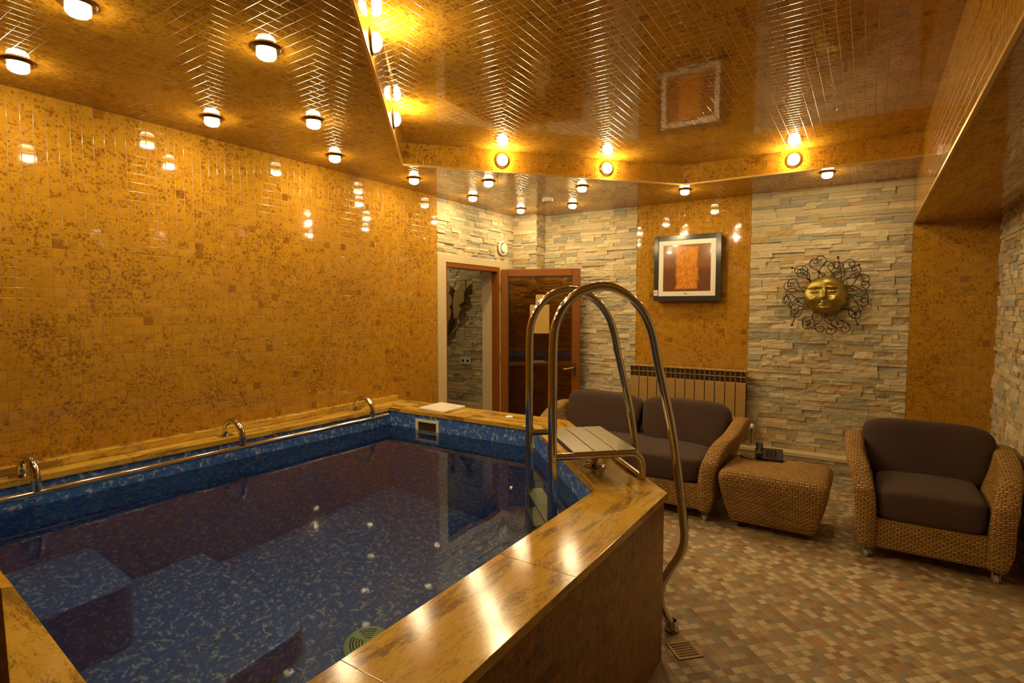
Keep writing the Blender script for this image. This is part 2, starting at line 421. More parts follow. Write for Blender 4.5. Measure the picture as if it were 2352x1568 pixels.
# back wall: stone | gold | stone | gold
bm=bmesh.new()
box(bm,XL-.1,XR+.1,YB+.03,YB+.15,-.02,2.9,1)
clad(bm,(XL+.3,YB+.006,0),(1,0,0),(0,-1,0),-2.038-(XL+.3),0,H,seed=3)
clad(bm,(-.933,YB+.006,0),(1,0,0),(0,-1,0),XBEAM+.933,0,H,seed=5)
box(bm,-2.038,-.933,YB-.004,YB+.03,0,H,2)
box(bm,XBEAM,.834,YB-.012,YB+.03,0,HS,2)
wall_obj('wall_back',bm,[M['stone'],M['grout'],M['gold']])
# column in the far left corner
bm=bmesh.new()
box(bm,XL+.001,-3.155,5.335,YB+.03,0,H-.001,1)
clad(bm,(XL,5.335,0),(1,0,0),(0,-1,0),-3.145-XL,0,H,seed=8)
clad(bm,(-3.155,5.325,0),(0,1,0),(1,0,0),YB-5.325,0,H,seed=9)
wall_obj('wall_column',bm,[M['stone'],M['grout']])
# left wall: gold mosaic then stone round the door
D0,D1,DT=4.105,5.04,2.0
S0,S1,ST=3.985,5.206,2.075
bm=bmesh.new()
box(bm,XL-.16,XL+.004,YF-.1,S0,-.02,2.9,2)
box(bm,XL-.16,XL-.012,S0,D0,-.02,2.9,1); box(bm,XL-.16,XL-.012,D0,D1,DT,2.9,1); box(bm,XL-.16,XL-.012,D1,YB+.03,-.02,2.9,1)
clad(bm,(XL-.012,S0,0),(0,1,0),(1,0,0),5.335-S0,0,H,holes=[(0,S1-S0,-1,ST)],seed=12)
wall_obj('wall_left',bm,[M['stone'],M['grout'],M['gold']])
bm=bmesh.new()
box(bm,XR,XR+.12,YF-.1,YB+.15,-.02,2.9,1)
clad(bm,(XR,YB-.012,0),(0,-1,0),(-1,0,0),3.2,0,HS,seed=21)
wall_obj('wall_right',bm,[M['stone'],M['grout']])
bm=bmesh.new(); box(bm,XL-.16,XR+.12,YF-.1,YF,-.02,2.9); wall_obj('wall_front',bm,M['gold'])
# floor (outside the pool and corridor)
bm=bmesh.new(); box(bm,-5.6,XR+.12,YF-.1,YB+.15,-.08,0)
# cut the pool basin out of the floor by building it from pieces
bm.free(); bm=bmesh.new()
box(bm,-.72,XR+.12,YF-.1,YB+.15,-.08,0); box(bm,-5.6,-.72,3.42,YB+.15,-.08,0); box(bm,XL-.16,-.72,YF-.1,.19,-.08,0)
v=[(-.72,2.29),(-.72,3.42),(-1.79,3.42)]; prism(bm,v,-.08,0)
wall_obj('floor',bm,M['floor'])
# ceiling: lower plane with recess, recess faces, beam
RB=[(XBEAM,-.83),(-2.895,2.969),(-1.352,4.753),(XBEAM,4.753)]
bm=bmesh.new()
quad(bm,[(XL-.05,YF,H),(XL-.05,YB+.05,H),(-2.895,YB+.05,H),(-2.895,2.969,H),(-1.3,1.0634,H),(-1.3,YF,H)][::1])
quad(bm,[(-1.3,YF,H),(-1.3,1.0634,H),(XBEAM,-.83,H),(XBEAM,YF,H)])
quad(bm,[(-2.895,2.969,H),(-2.895,YB+.05,H),(-1.352,YB+.05,H),(-1.352,4.753,H)])
quad(bm,[(-1.352,4.753,H),(-1.352,YB+.05,H),(XBEAM,YB+.05,H),(XBEAM,4.753,H)])
quad(bm,[(XBEAM,-.83,H),(-2.895,2.969,H),(-2.895,2.969,HR),(XBEAM,-.83,HR)])
quad(bm,[(-2.895,2.969,H),(-1.352,4.753,H),(-1.352,4.753,HR),(-2.895,2.969,HR)])
quad(bm,[(-1.352,4.753,H),(XBEAM,4.753,H),(XBEAM,4.753,HR),(-1.352,4.753,HR)])
quad(bm,[(XBEAM,-.83,HR),(-2.895,2.969,HR),(-1.352,4.753,HR),(XBEAM,4.753,HR)])
quad(bm,[(XBEAM,YF,HS),(XBEAM,YB+.03,HS),(XBEAM,YB+.03,HR),(XBEAM,YF,HR)])
quad(bm,[(XBEAM,YF,HS),(XR+.05,YF,HS),(XR+.05,YB+.03,HS),(XBEAM,YB+.03,HS)])
cen=V((-1.4,2.2,1.5))
bm.normal_update()
for f in bm.faces:
    if f.normal.dot(cen-f.calc_center_median())<0: f.normal_flip()
c=wall_obj('ceiling',bm,M['gold'])
bm=bmesh.new(); box(bm,-5.6,XR+.12,YF-.1,YB+.15,HR+.02,HR+.1); wall_obj('ceiling_slab',bm,M['plaster'])
# edge profiles
def strip(bm,a,b,z,w=.012,h=.014,inn=(0,0)):
    a=V((*a,z)); b=V((*b,z)); d=(b-a).normalized(); n=V((-d.y,d.x,0))
    vs=[]
    for p in (a,b):
        for s,t in ((-w/2,-h/2),(w/2,-h/2),(w/2,h/2),(-w/2,h/2)): vs.append(bm.verts.new(p+n*s+V((0,0,t))))
    for q in ((0,1,2,3),(7,6,5,4),(0,4,5,1),(1,5,6,2),(2,6,7,3),(3,7,4,0)): bm.faces.new([vs[i] for i in q])
    bmesh.ops.recalc_face_normals(bm,faces=bm.faces)
bm=bmesh.new()
for a,b in zip(RB,RB[1:]): strip(bm,a,b,H-.001)
obj('trim_1',bm,M['trim'],kind='structure')
bm=bmesh.new(); strip(bm,(XBEAM,YF),(XBEAM,YB-.02),HS-.001); obj('trim_2',bm,M['trim'],kind='structure')
bm=bmesh.new(); box(bm,XL+.32,XBEAM,YB-.12,YB-.01,.222,.262); obj('trim_3',bm,M['cream'],kind='structure',bevel=.008,bseg=3)
bm=bmesh.new(); box(bm,XL+.32,XBEAM,YB-.09,YB+.0,0,.222,1)
clad(bm,(XL+.32,YB-.09,0),(1,0,0),(0,-1,0),XBEAM-XL-.32,0,.222,seed=31)
obj('trim_4',bm,[M['stone'],M['grout']],kind='structure')
bm=bmesh.new(); box(bm,XL-.004,-3.404,.6,3.405,.7503,.790); obj('trim_5',bm,M['trav'],kind='structure',bevel=.003)
# door surround
bm=bmesh.new()
box(bm,XL-.02,XL+.012,S0,D0+.004,0,ST); box(bm,XL-.02,XL+.012,D1-.004,S1,0,ST); box(bm,XL-.02,XL+.012,D0,D1,DT-.003,ST)
box(bm,XL-.24,XL-.02,D0-.02,D0+.002,0,DT); box(bm,XL-.24,XL-.02,D1-.002,D1+.02,0,DT); box(bm,XL-.24,XL-.02,D0-.02,D1+.02,DT-.002,DT+.02)
obj('trim_6',bm,M['cream'],kind='structure',bevel=.003)
# corridor
YC=5.45
bm=bmesh.new(); box(bm,-5.6,XL-.17,YC+.03,YC+.15,-.02,2.6,1)
clad(bm,(-5.55,YC+.012,0),(1,0,0),(0,-1,0),5.55+XL-.17,0,2.45,seed=41)
wall_obj('wall_corridor',bm,[M['stone'],M['grout']])
bm=bmesh.new(); box(bm,-5.7,-5.6,1.6,YC+.15,-.02,2.6); box(bm,-5.6,XL-.16,1.5,1.6,-.02,2.6); wall_obj('wall_corridor_side',bm,M['plaster'])
bm=bmesh.new(); box(bm,-5.6,XL-.16,1.6,YC+.15,2.42,2.5); wall_obj('ceiling_corridor',bm,M['plaster'])
bm=bmesh.new(); box(bm,-5.6,XL-.16,1.6,3.42,-.08,0); wall_obj('floor_corridor',bm,M['floor'])
bm=bmesh.new(); box(bm,-5.55,XL-.18,YC-.08,YC+.0,.30,.36); box(bm,-5.55,XL-.18,YC-.06,YC+.0,0,.30); obj('trim_7',bm,M['cream'],kind='structure',bevel=.005)

# ------------------------------------------------------------------ door with frame, leaf open into the room
door=empty('door_1',(-3.44,5.06,0)); door['kind']='structure'
ang=math.atan2(.29,.83)
leaf=empty('door_leaf',(0,0,0),ang); leaf.parent=door
bm=bmesh.new(); LW=.879; T=.05; zt=1.978; zb=.03; sw=.077
box(bm,0,sw,-T/2,T/2,zb,zt); box(bm,LW-sw-.005,LW,-T/2,T/2,zb,zt); box(bm,sw,LW-sw-.005,-T/2,T/2,zt-.082,zt); box(bm,sw,LW-sw-.005,-T/2,T/2,zb,zb+.11)
obj('leaf_frame',bm,M['door'],leaf,bevel=.006)
bm=bmesh.new(); 
for z0,z1,x0,x1 in ((zb+.11,zb+.122,sw,LW-sw-.005),(zt-.094,zt-.082,sw,LW-sw-.005),(zb+.11,zt-.082,sw,sw+.012),(zb+.11,zt-.082,LW-sw-.017,LW-sw-.005)): box(bm,x0,x1,-.016,.016,z0,z1)
o=obj('glazing_bead',bm,M['dark'],leaf)
obj('glass_pane',bx(sw,LW-sw-.005,-.004,.004,zb+.11,zt-.082),M['tinted'],leaf)
bm=bmesh.new(); lathe(bm,[(0,0),(.014,0),(.014,.03),(.01,.032),(.01,.05)],(.826,-T/2,.90),(0,-1,0),16)
tube(bm,catmull([(.826,-T/2-.045,.90),(.80,-T/2-.052,.90),(.76,-T/2-.048,.893),(.715,-T/2-.045,.885)],5),.009,10)
box(bm,.810,.842,-T/2-.006,-T/2,.79,.95)
h=obj('door_handle',bm,M['brasslamp'],leaf,smooth=False,angle=40); h['label']='brass lever handle'
bm=bmesh.new(); lathe(bm,[(0,0),(.012,0),(.012,.008),(0,.009)],(.834,-T/2,.80),(0,-1,0),14); obj('key_escutcheon',bm,M['chrome'],leaf)
bm=bmesh.new()
fx0=XL-.075+3.44; fx1=XL+.008+3.44
box(bm,fx0,fx1,D0-5.06,D0+.022-5.06,0,DT); box(bm,fx0,fx1,D1-.045-5.06,D1-5.06,0,DT); box(bm,fx0,fx1,D0-5.06+.022,D1-.045-5.06,DT-.052,DT)
obj('door_jamb',bm,M['door'],door,bevel=.004)
bm=bmesh.new()
tube(bm,[(.012,-.02,-.04),(.012,-.02,.04)],.009,10); hg=obj('hinge',bm,M['door'],door,loc=(0,0,.35))
for z in (1.0,1.78): c2=hg.copy(); COL.objects.link(c2); c2.location=(0,0,z)
# paper notices on the glass
dl=V((math.cos(ang),math.sin(ang),0)); dn=V((math.sin(ang),-math.cos(ang),0)); hp=V((-3.44,5.06,0))
def sheet(x0,x1,z0,z1,label):
    o=empty('paper_notice',hp+dl*x0,ang)
    bm=bmesh.new(); box(bm,0,x1-x0,-.0065,-.0045,z0,z1); o2=obj('paper_notice',bm,M['paper'],None,loc=hp+dl*x0); o2.rotation_euler=(0,0,ang)
    bpy.data.objects.remove(o); tag(o2,label,'notice'); o2.name='paper_notice'
    return o2
sheet(.325,.543,1.27,1.586,'large yellowed paper sheet taped to the tinted glass door')
sheet(.391,.484,1.592,1.697,'small yellowed paper slip above the larger sheet on the glass door')

# ------------------------------------------------------------------ pool
pool=empty('swimming_pool',(-1.9,1.9,0)); tag(pool,'raised plunge pool with blue marbled liner, gold mosaic sides and travertine coping','pool')
PO=V((-1.9,1.9,0))
def P2(p): return (p[0]+1.9,p[1]-1.9)
bm=bmesh.new()
ins=.012
out2=[(-3.45,.56),(-2.05,.475),(-.712,.184),(-.712,2.300),(-1.776,3.428),(-3.45,3.428)]
o2=[P2(p) for p in out2]; i2=[P2((p[0],p[1])) for p in INNER]
for i in range(1,5):
    a,b=o2[i],o2[i+1]; quad(bm,[(a[0],a[1],0),(b[0],b[1],0),(b[0],b[1],.722),(a[0],a[1],.722)],0)
a,b=o2[0],o2[1]; quad(bm,[(a[0],a[1],0),(b[0],b[1],0),(b[0],b[1],.722),(a[0],a[1],.722)],0)
bmesh.ops.recalc_face_normals(bm,faces=bm.faces)
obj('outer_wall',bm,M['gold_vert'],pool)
# liner: inner walls, floor
li=[(-3.322,.567),(-.97,.40),(-.97,2.184),(-1.854,3.12),(-3.222,3.12)]
l2=[P2(p) for p in li]; ZF=-.92
bm=bmesh.new(); n=len(l2)
for i in range(n):
    a,b=l2[i],l2[(i+1)%n]; quad(bm,[(b[0],b[1],ZF),(a[0],a[1],ZF),(a[0],a[1],.722),(b[0],b[1],.722)])
quad(bm,[(p[0],p[1],ZF) for p in l2])
bmesh.ops.remove_doubles(bm,verts=bm.verts,dist=1e-5); bmesh.ops.recalc_face_normals(bm,faces=bm.faces); bmesh.ops.reverse_faces(bm,faces=bm.faces)
obj('liner',bm,M['liner'],pool)
def step(x1,y1,zt,z0,r=.07):
    bm=bmesh.new(); poly=[(-3.318,.60),(x1,.45+.04),(x1,y1-r)]
    poly+=[(x1-r+r*math.cos(a),y1-r+r*math.sin(a)) for a in [PI/2*k/8 for k in range(1,9)]]+[(-3.318+.04*(y1-.6),y1)]
    prism(bm,[P2(p) for p in poly],z0,zt); o=obj('entry_step',bm,M['liner'],pool,bevel=.012,bseg=3); return o
step(-2.785,1.10,-.18,-.915); step(-2.285,1.64,-.70,-.915)
# coping slabs
def lerp(a,b,t): return (a[0]+(b[0]-a[0])*t,a[1]+(b[1]-a[1])*t)
def slab(poly,d,off):
    bm=bmesh.new(); prism(bm,[P2(p) for p in poly],.720,.750); bm.normal_update(); uv_dir(bm,d,off)
    return obj('coping_slab',bm,M['trav'],pool,uv=False,bevel=.0013,bseg=2)
g=.0003
ys=[.17,.786,1.424,2.0]
def rs(y0,y1,o):
    slab([(-.98,y0+g),(-.70,y0+g),(-.70,y1-g),(-.98,y1-g)],(0,1,0),o)
slab([(-.98,.412),(-.70,.172),(-.70,.785),(-.98,.7857)],(0,1,0),.3)
rs(.786,1.424,.3)
slab([(-.98,1.4243),(-.70,1.4243),(-.70,2.3055),(-.98,2.179)],(0,1,0),1.1)
A,B,C_,D_=(-.98,2.181),(-.70,2.307),(-1.77,3.44),(-1.859,3.11)
slab([A,B,lerp(B,C_,.52),lerp(A,D_,.52)],(-.687,.727,0),2.3)
slab([lerp(A,D_,.522),lerp(B,C_,.522),C_,D_],(-.687,.727,0),5.7)
bk=[(-1.86,3.11),(-1.771,3.44)]
for k,(x0,x1) in enumerate(((-2.45,-1.771),(-3.1,-2.452))):
    xi0=x0; xi1=-1.86 if k==0 else x1
    slab([(x0,3.11),(xi1,3.11),(x1,3.44),(x0,3.44)],(1,0,0),3.1+k*1.7)
slab([(-3.212,3.11),(-3.102,3.11),(-3.102,3.44),(-3.455,3.44)],(1,0,0),7.7)
for k,(y0,y1) in enumerate(((.58,1.3),(1.302,2.1),(2.102,2.75),(2.752,3.108))):
    XI=lambda y:-3.312+.0395*(y-.577)
    slab([(-3.455,y0),(XI(y0),y0),(XI(y1),y1),(-3.455,y1 if k<3 else 3.438)],(0,1,0),4.2+k*1.3)
slab([(-3.455,.551),(-2.05,.466),(-2.03,.49),(-3.312,.576),(-3.455,.577)],(1,-.07,0),9.1)
slab([(-2.048,.466),(-.702,.171),(-.981,.409),(-2.028,.489)],(1,-.1,0),6.4)
# skimmer inlet in the far wall
bm=bmesh.new(); cx,cz=-2.81,.63; yy=3.12
def PL(x0,x1,y0,y1,z0,z1): return (x0+1.9,x1+1.9,y0-1.9,y1-1.9,z0,z1)
for a in ((-2.928,-2.903,.50,.690),(-2.717,-2.692,.50,.690),(-2.903,-2.717,.668,.690),(-2.903,-2.717,.50,.522)): box(bm,*PL(a[0],a[1],yy-.014,yy+.0,a[2],a[3]))
o=obj('skimmer_frame',bm,M['white'],pool,bevel=.003); o['label']='white rectangular skimmer inlet frame'
bm=bmesh.new(); box(bm,*PL(-2.905,-2.715,yy-.003,yy-.001,.522,.668)); ob=obj('skimmer_mouth',bm,M['dark'],o)
ob.parent=o
bm=bmesh.new(); box(bm,*PL(-2.903,-2.717,yy-.008,yy-.003,.524,.600)); ob=obj('skimmer_flap',bm,M['white'],o,bevel=.002)
# drain cover in the pool floor
dr=empty('drain_cover',(-2.095+1.9,1.855-1.9,ZF)); dr.parent=pool
bm=bmesh.new(); lathe(bm,[(0,.0),(.122,.0),(.122,.006),(.105,.018),(.0,.024)],seg=40); obj('drain_dome',bm,M['sage'],dr,angle=40)
bm=bmesh.new()
for q in range(4):
    for r in (.03,.045,.06,.075,.09):
        pts=[(r*math.cos(a),r*math.sin(a),.0255-.07*r) for a in [PI/2*q+.25+ (PI/2-.5)*k/8 for k in range(9)]]
        tube(bm,pts,.003,5)
obj('drain_slots',bm,M['dark'],dr)
# water
bm=bmesh.new(); wp=[(-3.321,.569),(-.971,.402),(-.971,2.184),(-1.854,3.119),(-3.221,3.119)]
quad(bm,[(x,y,.605) for x,y in wp]); bm.normal_update()
for f in bm.faces:
    if f.normal.z<0: f.normal_flip()
wt=obj('pool_water',bm,M['water']); tag(wt,'clear still water filling the blue raised pool','water',kind='stuff')
# lid and plug on the coping
bm=bmesh.new(); prism(bm,[(-2.934,3.155),(-2.66,3.13),(-2.665,3.405),(-2.945,3.43)],.7505,.772); o=obj('skimmer_lid',bm,M['whitegloss'],bevel=.006,bseg=3); tag(o,'square white plastic skimmer lid lying on the far travertine coping','lid')
bm=bmesh.new(); lathe(bm,[(0,0),(.030,0),(.030,.004),(.024,.008),(0,.009)],(-2.181,3.305,.7505),seg=28); o=obj('round_cap',bm,M['whitegloss'],angle=40); tag(o,'small round white cap set in the far travertine coping','cap')

# ------------------------------------------------------------------ grab rail along the left wall
rail=empty('grab_rail',(-3.165,1.9,.703)); tag(rail,'long chrome grab rail inside the pool under the left mosaic wall','rail')
bm=bmesh.new(); tube(bm,[(0,-1.30,0),(0,1.13,0)],.0165,16); tube(bm,[(0,1.13,0),(0,1.145,0)],.0175,16); obj('rail_tube',bm,M['chrome'],rail,angle=40)
bm=bmesh.new()
tube(bm,catmull([(-.190,0,.050),(-.190,0,.085),(-.172,0,.120),(-.130,0,.145),(-.075,0,.148),(-.027,0,.120),(-.003,0,.075),(0,0,.012)],8),.019,14)
br=obj('bracket',bm,M['chrome'],rail,angle=50,loc=(0,.86-1.9,0))
bm=bmesh.new(); lathe(bm,[(0,.0),(.05,.0),(.05,.004),(.026,.010),(.0,.012)],(-.190,0,.0475),seg=28); fl=obj('flange',bm,M['chrome'],br,angle=40)
bm=bmesh.new(); tube(bm,[(0,0,.018),(0,0,.042)],.0225,16); cl=obj('collar',bm,M['chrome'],br,angle=40)
for y in (1.845,2.885):
    b2=br.copy(); COL.objects.link(b2); b2.location=(0,y-1.9,0)
    for ch in (fl,cl):
        c2=ch.copy(); COL.objects.link(c2); c2.parent=b2

# ------------------------------------------------------------------ pool ladder over the diagonal coping
I0=V((-.98,2.18,0)); dd=V((-.687,.727,0)).normalized(); nn=V((.727,.687,0)).normalized()
lang=math.atan2(nn.y,nn.x)          # local x = outward, local y = along the coping
lad=empty('pool_ladder',I0,lang); tag(lad,'stainless steel pool ladder arching over the diagonal coping','ladder')
S1_,S2_=.10,.60
prof=[(-.17,-.85),(-.172,0),(-.172,.5),(-.172,.9),(-.172,1.20),(-.170,1.40),(-.155,1.49),(-.110,1.572),(-.035,1.628),(.065,1.649),(.160,1.618),(.245,1.545),(.298,1.44),(.330,1.30),(.372,1.13),(.412,.95),(.448,.72),(.476,.52),(.480,.43),(.455,.36),(.410,.30),(.372,.235),(.362,.16),(.385,.085),(.425,.028)]
def railmesh():
    bm=bmesh.new(); pts=catmull([(x,0,z) for x,z in prof],5); tube(bm,pts,.0205,16); return bm
r1=obj('handrail',railmesh(),M['chrome'],lad,loc=(0,S1_,0),angle=60)
def mk(name,bm,mat,par,**k): return obj(name,bm,mat,par,**k)
bm=bmesh.new(); lathe(bm,[(.0205,0),(.0245,0),(.0245,.012),(.0205,.012)],(-.172,0,.845),seg=18); tube(bm,[(-.172,0,-.85),(-.172,0,.845)],.0232,16); s1=mk('lower_sleeve',bm,M['chrome'],r1,angle=40)
bm=bmesh.new(); lathe(bm,[(0,-.018),(.028,-.018),(.034,-.012),(.03,.01),(.021,.03)],(.425,0,.02),seg=18); f1=mk('foot',bm,M['chrome'],r1,angle=40)
r2=r1.copy(); COL.objects.link(r2); r2.location=(0,S2_,0)
for ch in (s1,f1):
    c2=ch.copy(); COL.objects.link(c2); c2.parent=r2
# platform: frame hoop and three slats
ZP=.875
bm=bmesh.new()
def hoop(y): return catmull([(-.165,y,ZP),(.0,y,ZP),(.12,y,ZP),(.20,y,ZP),(.232,y,ZP-.008),(.256,y,ZP-.035),(.262,y,ZP-.075),(.262,y,ZP-.12)],6)
for y in (S1_+.0,S2_): tube(bm,hoop(y),.0165,12)
tube(bm,[(.262,S1_,ZP-.115),(.262,S2_,ZP-.115)],.0165,12)
obj('platform_frame',bm,M['chrome'],lad,angle=60)
bm=bmesh.new()
box(bm,0,.098,S1_-.004,S2_+.004,ZP+.012,ZP+.019); box(bm,0,.004,S1_,S2_,ZP-.006,ZP+.012); box(bm,.094,.098,S1_,S2_,ZP-.006,ZP+.012)
sl=obj('platform_slat',bm,M['brushed'],lad,loc=(-.072,0,0),bevel=.002)
for k in (1,2):
    c2=sl.copy(); COL.objects.link(c2); c2.location=(-.072+k*.103,0,0)
bm=bmesh.new(); tube(bm,[(.115,.355,.757),(.115,.355,ZP-.01)],.018,14); tube(bm,[(.115,S1_,ZP-.012),(.115,S2_,ZP-.012)],.012,10)
po=obj('support_post',bm,M['chrome'],lad,angle=50)
bm=bmesh.new(); lathe(bm,[(0,.0),(.058,.0),(.058,.004),(.050,.007),(.022,.012),(0,.013)],(.115,.355,.7505),seg=30); obj('flange',bm,M['chrome'],po,angle=40)
# treads in the water
bm=bmesh.new()
box(bm,-.045,.045,S1_+.02,S2_-.02,0,.006); box(bm,-.045,-.040,S1_+.02,S2_-.02,-.022,0); box(bm,.040,.045,S1_+.02,S2_-.02,-.022,0)
tr=obj('tread',bm,M['brushed'],lad,loc=(-.150,0,.50),bevel=.002)
bm=bmesh.new()
lathe(bm,[(0,-.022),(.011,-.022),(.011,.022),(0,.022)],(-.032,0,-.008),(0,1,0),14)
tb=obj('tread_bolt',bm,M['chrome'],tr,angle=40,loc=(0,S1_+.002,0)); tb2=tb.copy(); COL.objects.link(tb2); tb2.location=(0,S2_-.002,0)
for z in (.23,-.04,-.31,-.58):
    c2=tr.copy(); COL.objects.link(c2); c2.location=(-.150,0,z); q=tb.copy(); COL.objects.link(q); q.parent=c2; q=tb2.copy(); COL.objects.link(q); q.parent=c2
# floor drain near the ladder foot
bm=bmesh.new(); box(bm,-.06,.06,-.06,.06,.0005,.004); dn_=obj('floor_drain',bm,M['brushed'],loc=(-.645,2.42,0)); dn_.rotation_euler=(0,0,PI/4)
tag(dn_,'small square steel floor drain beside the pool ladder foot','drain')
bm=bmesh.new()
for k in range(6): box(bm,-.048,.048,-.046+k*.017,-.038+k*.017,.004,.0052)
obj('drain_slots',bm,M['dark'],dn_); dn_.data.materials[0]=M['brasslamp']

# ------------------------------------------------------------------ wicker seating
def ss(x,a,b):
    t=max(0,min(1,(x-a)/(b-a))); return t*t*(3-2*t)
def arm_mesh(side,hw,T=.115,D=.80,flare=.115):
    # side -1 left, +1 right; hw inner half width
    bm=bmesh.new(); ys=[0,.02,.06,.11,.17,.25,.35,.46,.58,.68,.76,.80]; nz=10; cols=[0,.22,.5,.78,1]
    def ztop(y): return .405+.165*ss(y,-.06,.16)+.095*ss(y,.08,.62)-.03*ss(y,.68,.8)
    def pt(c,i,j):
        y=ys[i]; z=.075+(ztop(y)-.075)*j/nz; q=z
        crown=.012*(1-(2*cols[c]-1)**2)
        x=hw+T*cols[c]+flare*ss(z,.30,.66)*(.55+.45*ss(y,0,.35))
        if j==nz: z+=crown
        if i==0: y-=crown+.012*math.sin(PI*min(1,j/nz))
        if c in (0,): pass
        x-= .03*ss(.2-z,0,.14)*(1 if c>=2 else 0)*(c-1)/3
        return V((side*x,y,z))
    def grid(fn,a,b):
        vs=[[bm.verts.new(fn(i,j)) for j in range(b)] for i in range(a)]
        for i in range(a-1):
            for j in range(b-1): bm.faces.new((vs[i][j],vs[i+1][j],vs[i+1][j+1],vs[i][j+1]))
    ny=len(ys); nc=len(cols)
    grid(lambda i,j:pt(0,i,j),ny,nz+1); grid(lambda i,j:pt(nc-1,i,j),ny,nz+1)
    grid(lambda i,j:pt(i,0,j),nc,nz+1); grid(lambda i,j:pt(i,ny-1,j),nc,nz+1)
    grid(lambda i,j:pt(i,j,nz),nc,ny); grid(lambda i,j:pt(i,j,0),nc,ny)
    bmesh.ops.remove_doubles(bm,verts=bm.verts,dist=1e-4); bmesh.ops.recalc_face_normals(bm,faces=bm.faces)
    return bm
def caster_bm():
    bm=bmesh.new(); lathe(bm,[(0,-.012),(.016,-.012),(.024,-.009),(.026,0),(.024,.009),(.016,.012),(0,.012)],(0,0,.026),(1,0,0),20)
    box(bm,-.019,-.014,-.012,.022,.022,.066); box(bm,.014,.019,-.012,.022,.022,.066); box(bm,-.02,.02,-.014,.024,.062,.074)
    return bm
def seat(name,loc,hw,nback,label,cat,rz=0,flare=.115):
    t=empty(name,loc,rz); tag(t,label,cat)
    D=.80
    bm=bmesh.new()
    # apron and deck
    box(bm,-hw-.03,hw+.03,.015,.10,.078,.262); box(bm,-hw-.03,hw+.03,.10,D-.02,.10,.25)
    obj('base',bm,M['wicker'],t,bevel=.02,bseg=4)
    for s in (-1,1): obj('arm',arm_mesh(s,hw,flare=flare),M['wicker'],t,subd=1,smooth=True)
    bm=bmesh.new(); n=14
    f=[];b=[]
    zs=[.08,.25,.45,.58,.63]
    w=hw+.10
    for xi in range(n+1):
        x=-w+2*w*xi/n
        f.append([bm.verts.new((x*(1+.10*ss(z,.3,.63)),D-.10+.07*ss(z,.3,.63),z+.03*(1-(x/w)**2)*ss(z,.4,.63))) for z in zs]); b.append([bm.verts.new((x*(1+.10*ss(z,.3,.63)),D+.07*ss(z,.3,.63),z+.03*(1-(x/w)**2)*ss(z,.4,.63))) for z in zs])
    for xi in range(n):
        for k in range(len(zs)-1):
            bm.faces.new((f[xi][k],f[xi+1][k],f[xi+1][k+1],f[xi][k+1])); bm.faces.new((b[xi+1][k],b[xi][k],b[xi][k+1],b[xi+1][k+1]))
        bm.faces.new((f[xi][-1],f[xi+1][-1],b[xi+1][-1],b[xi][-1])); bm.faces.new((b[xi][0],b[xi+1][0],f[xi+1][0],f[xi][0]))
    for q in (0,n):
        for k in range(len(zs)-1): bm.faces.new((f[q][k],f[q][k+1],b[q][k+1],b[q][k]))
    bmesh.ops.recalc_face_normals(bm,faces=bm.faces)
    obj('backrest',bm,M['wicker'],t,smooth=False,bevel=.02,bseg=3)
    # seat cushion
    bm=bmesh.new(); superq(bm,(0,.345,.355),(hw+.004,.335,.100),.30,.22,64,20,warp=lambda p:V((p.x,p.y,p.z*(1+.10*(1-(p.x/hw)**2)))))
    obj('seat_cushion',bm,M['fabric'],t,smooth=True)
    cw=(hw+.10)/nback
    for k in range(nback):
        cx=-(hw+.10)+cw*(2*k+1)
        Rm=Matrix.Rotation(math.radians(-14),3,'X')
        def wp(p,cw=cw): 
            tz=p.z/.21; return V((p.x*(1-.10*ss(-tz,-.6,1.0))+ .006*math.sin(p.z*20),p.y*(1+.10*(1-(p.x/cw)**2))+.010*math.sin(p.x*9+k),p.z*(1-.10*(abs(p.x)/cw)**5)))
        bm=bmesh.new(); superq(bm,(cx,.600,.583),(cw*.995,.090,.205),.34,.36,64,28,rot=Rm,warp=wp)
        obj('back_cushion',bm,M['fabric'],t,smooth=True)
    c=None
    for sx in (-1,1):
        for y in (.05,.74):
            if c is None: c=obj('caster',caster_bm(),M['rubber'],t,angle=40,loc=(sx*(hw+.045),y,0))
            else:
                c2=c.copy(); COL.objects.link(c2); c2.location=(sx*(hw+.045),y,0)
    return t
seat('sofa',(-1.615,3.975,0),.625,2,'two-seat woven wicker sofa with mauve-brown cushions under the radiator','sofa')
seat('armchair',(.350,3.94,0),.262,1,'wide woven wicker armchair with mauve-brown cushions beside the right stone wall','armchair',flare=.080)
# ottoman
ot=empty('ottoman',(-.508,4.22,0)); tag(ot,'tapered woven wicker ottoman holding a black telephone','ottoman')
def rrect(hx,hy,r,z,n=6,cx=0,cy=0):
    pts=[]
    for qx,qy,a0 in ((1,1,0),(-1,1,PI/2),(-1,-1,PI),(1,-1,1.5*PI)):
        for k in range(n+1):
            a=a0+PI/2*k/n; pts.append((cx+qx*(hx-r)+r*math.cos(a),cy+qy*(hy-r)+r*math.sin(a),z))
    return pts
def loft(loops):
    bm=bmesh.new(); vs=[[bm.verts.new(p) for p in L] for L in loops]; n=len(vs[0])
    for a,b in zip(vs,vs[1:]):
        for i in range(n): bm.faces.new((a[i],a[(i+1)%n],b[(i+1)%n],b[i]))
    bm.faces.new(vs[0][::-1]); bm.faces.new(vs[-1]); return bm
L=[]
for z,hx,hy,r in ((.050,.262,.215,.03),(.056,.270,.222,.035),(.12,.288,.238,.04),(.22,.316,.262,.045),(.31,.336,.280,.05),(.355,.343,.287,.055),(.385,.340,.284,.06),(.405,.328,.272,.06),(.418,.305,.25,.06),(.424,.27,.215,.06),(.428,.20,.15,.05),(.430,.10,.07,.04)):
    L.append(rrect(hx,hy,r,z))
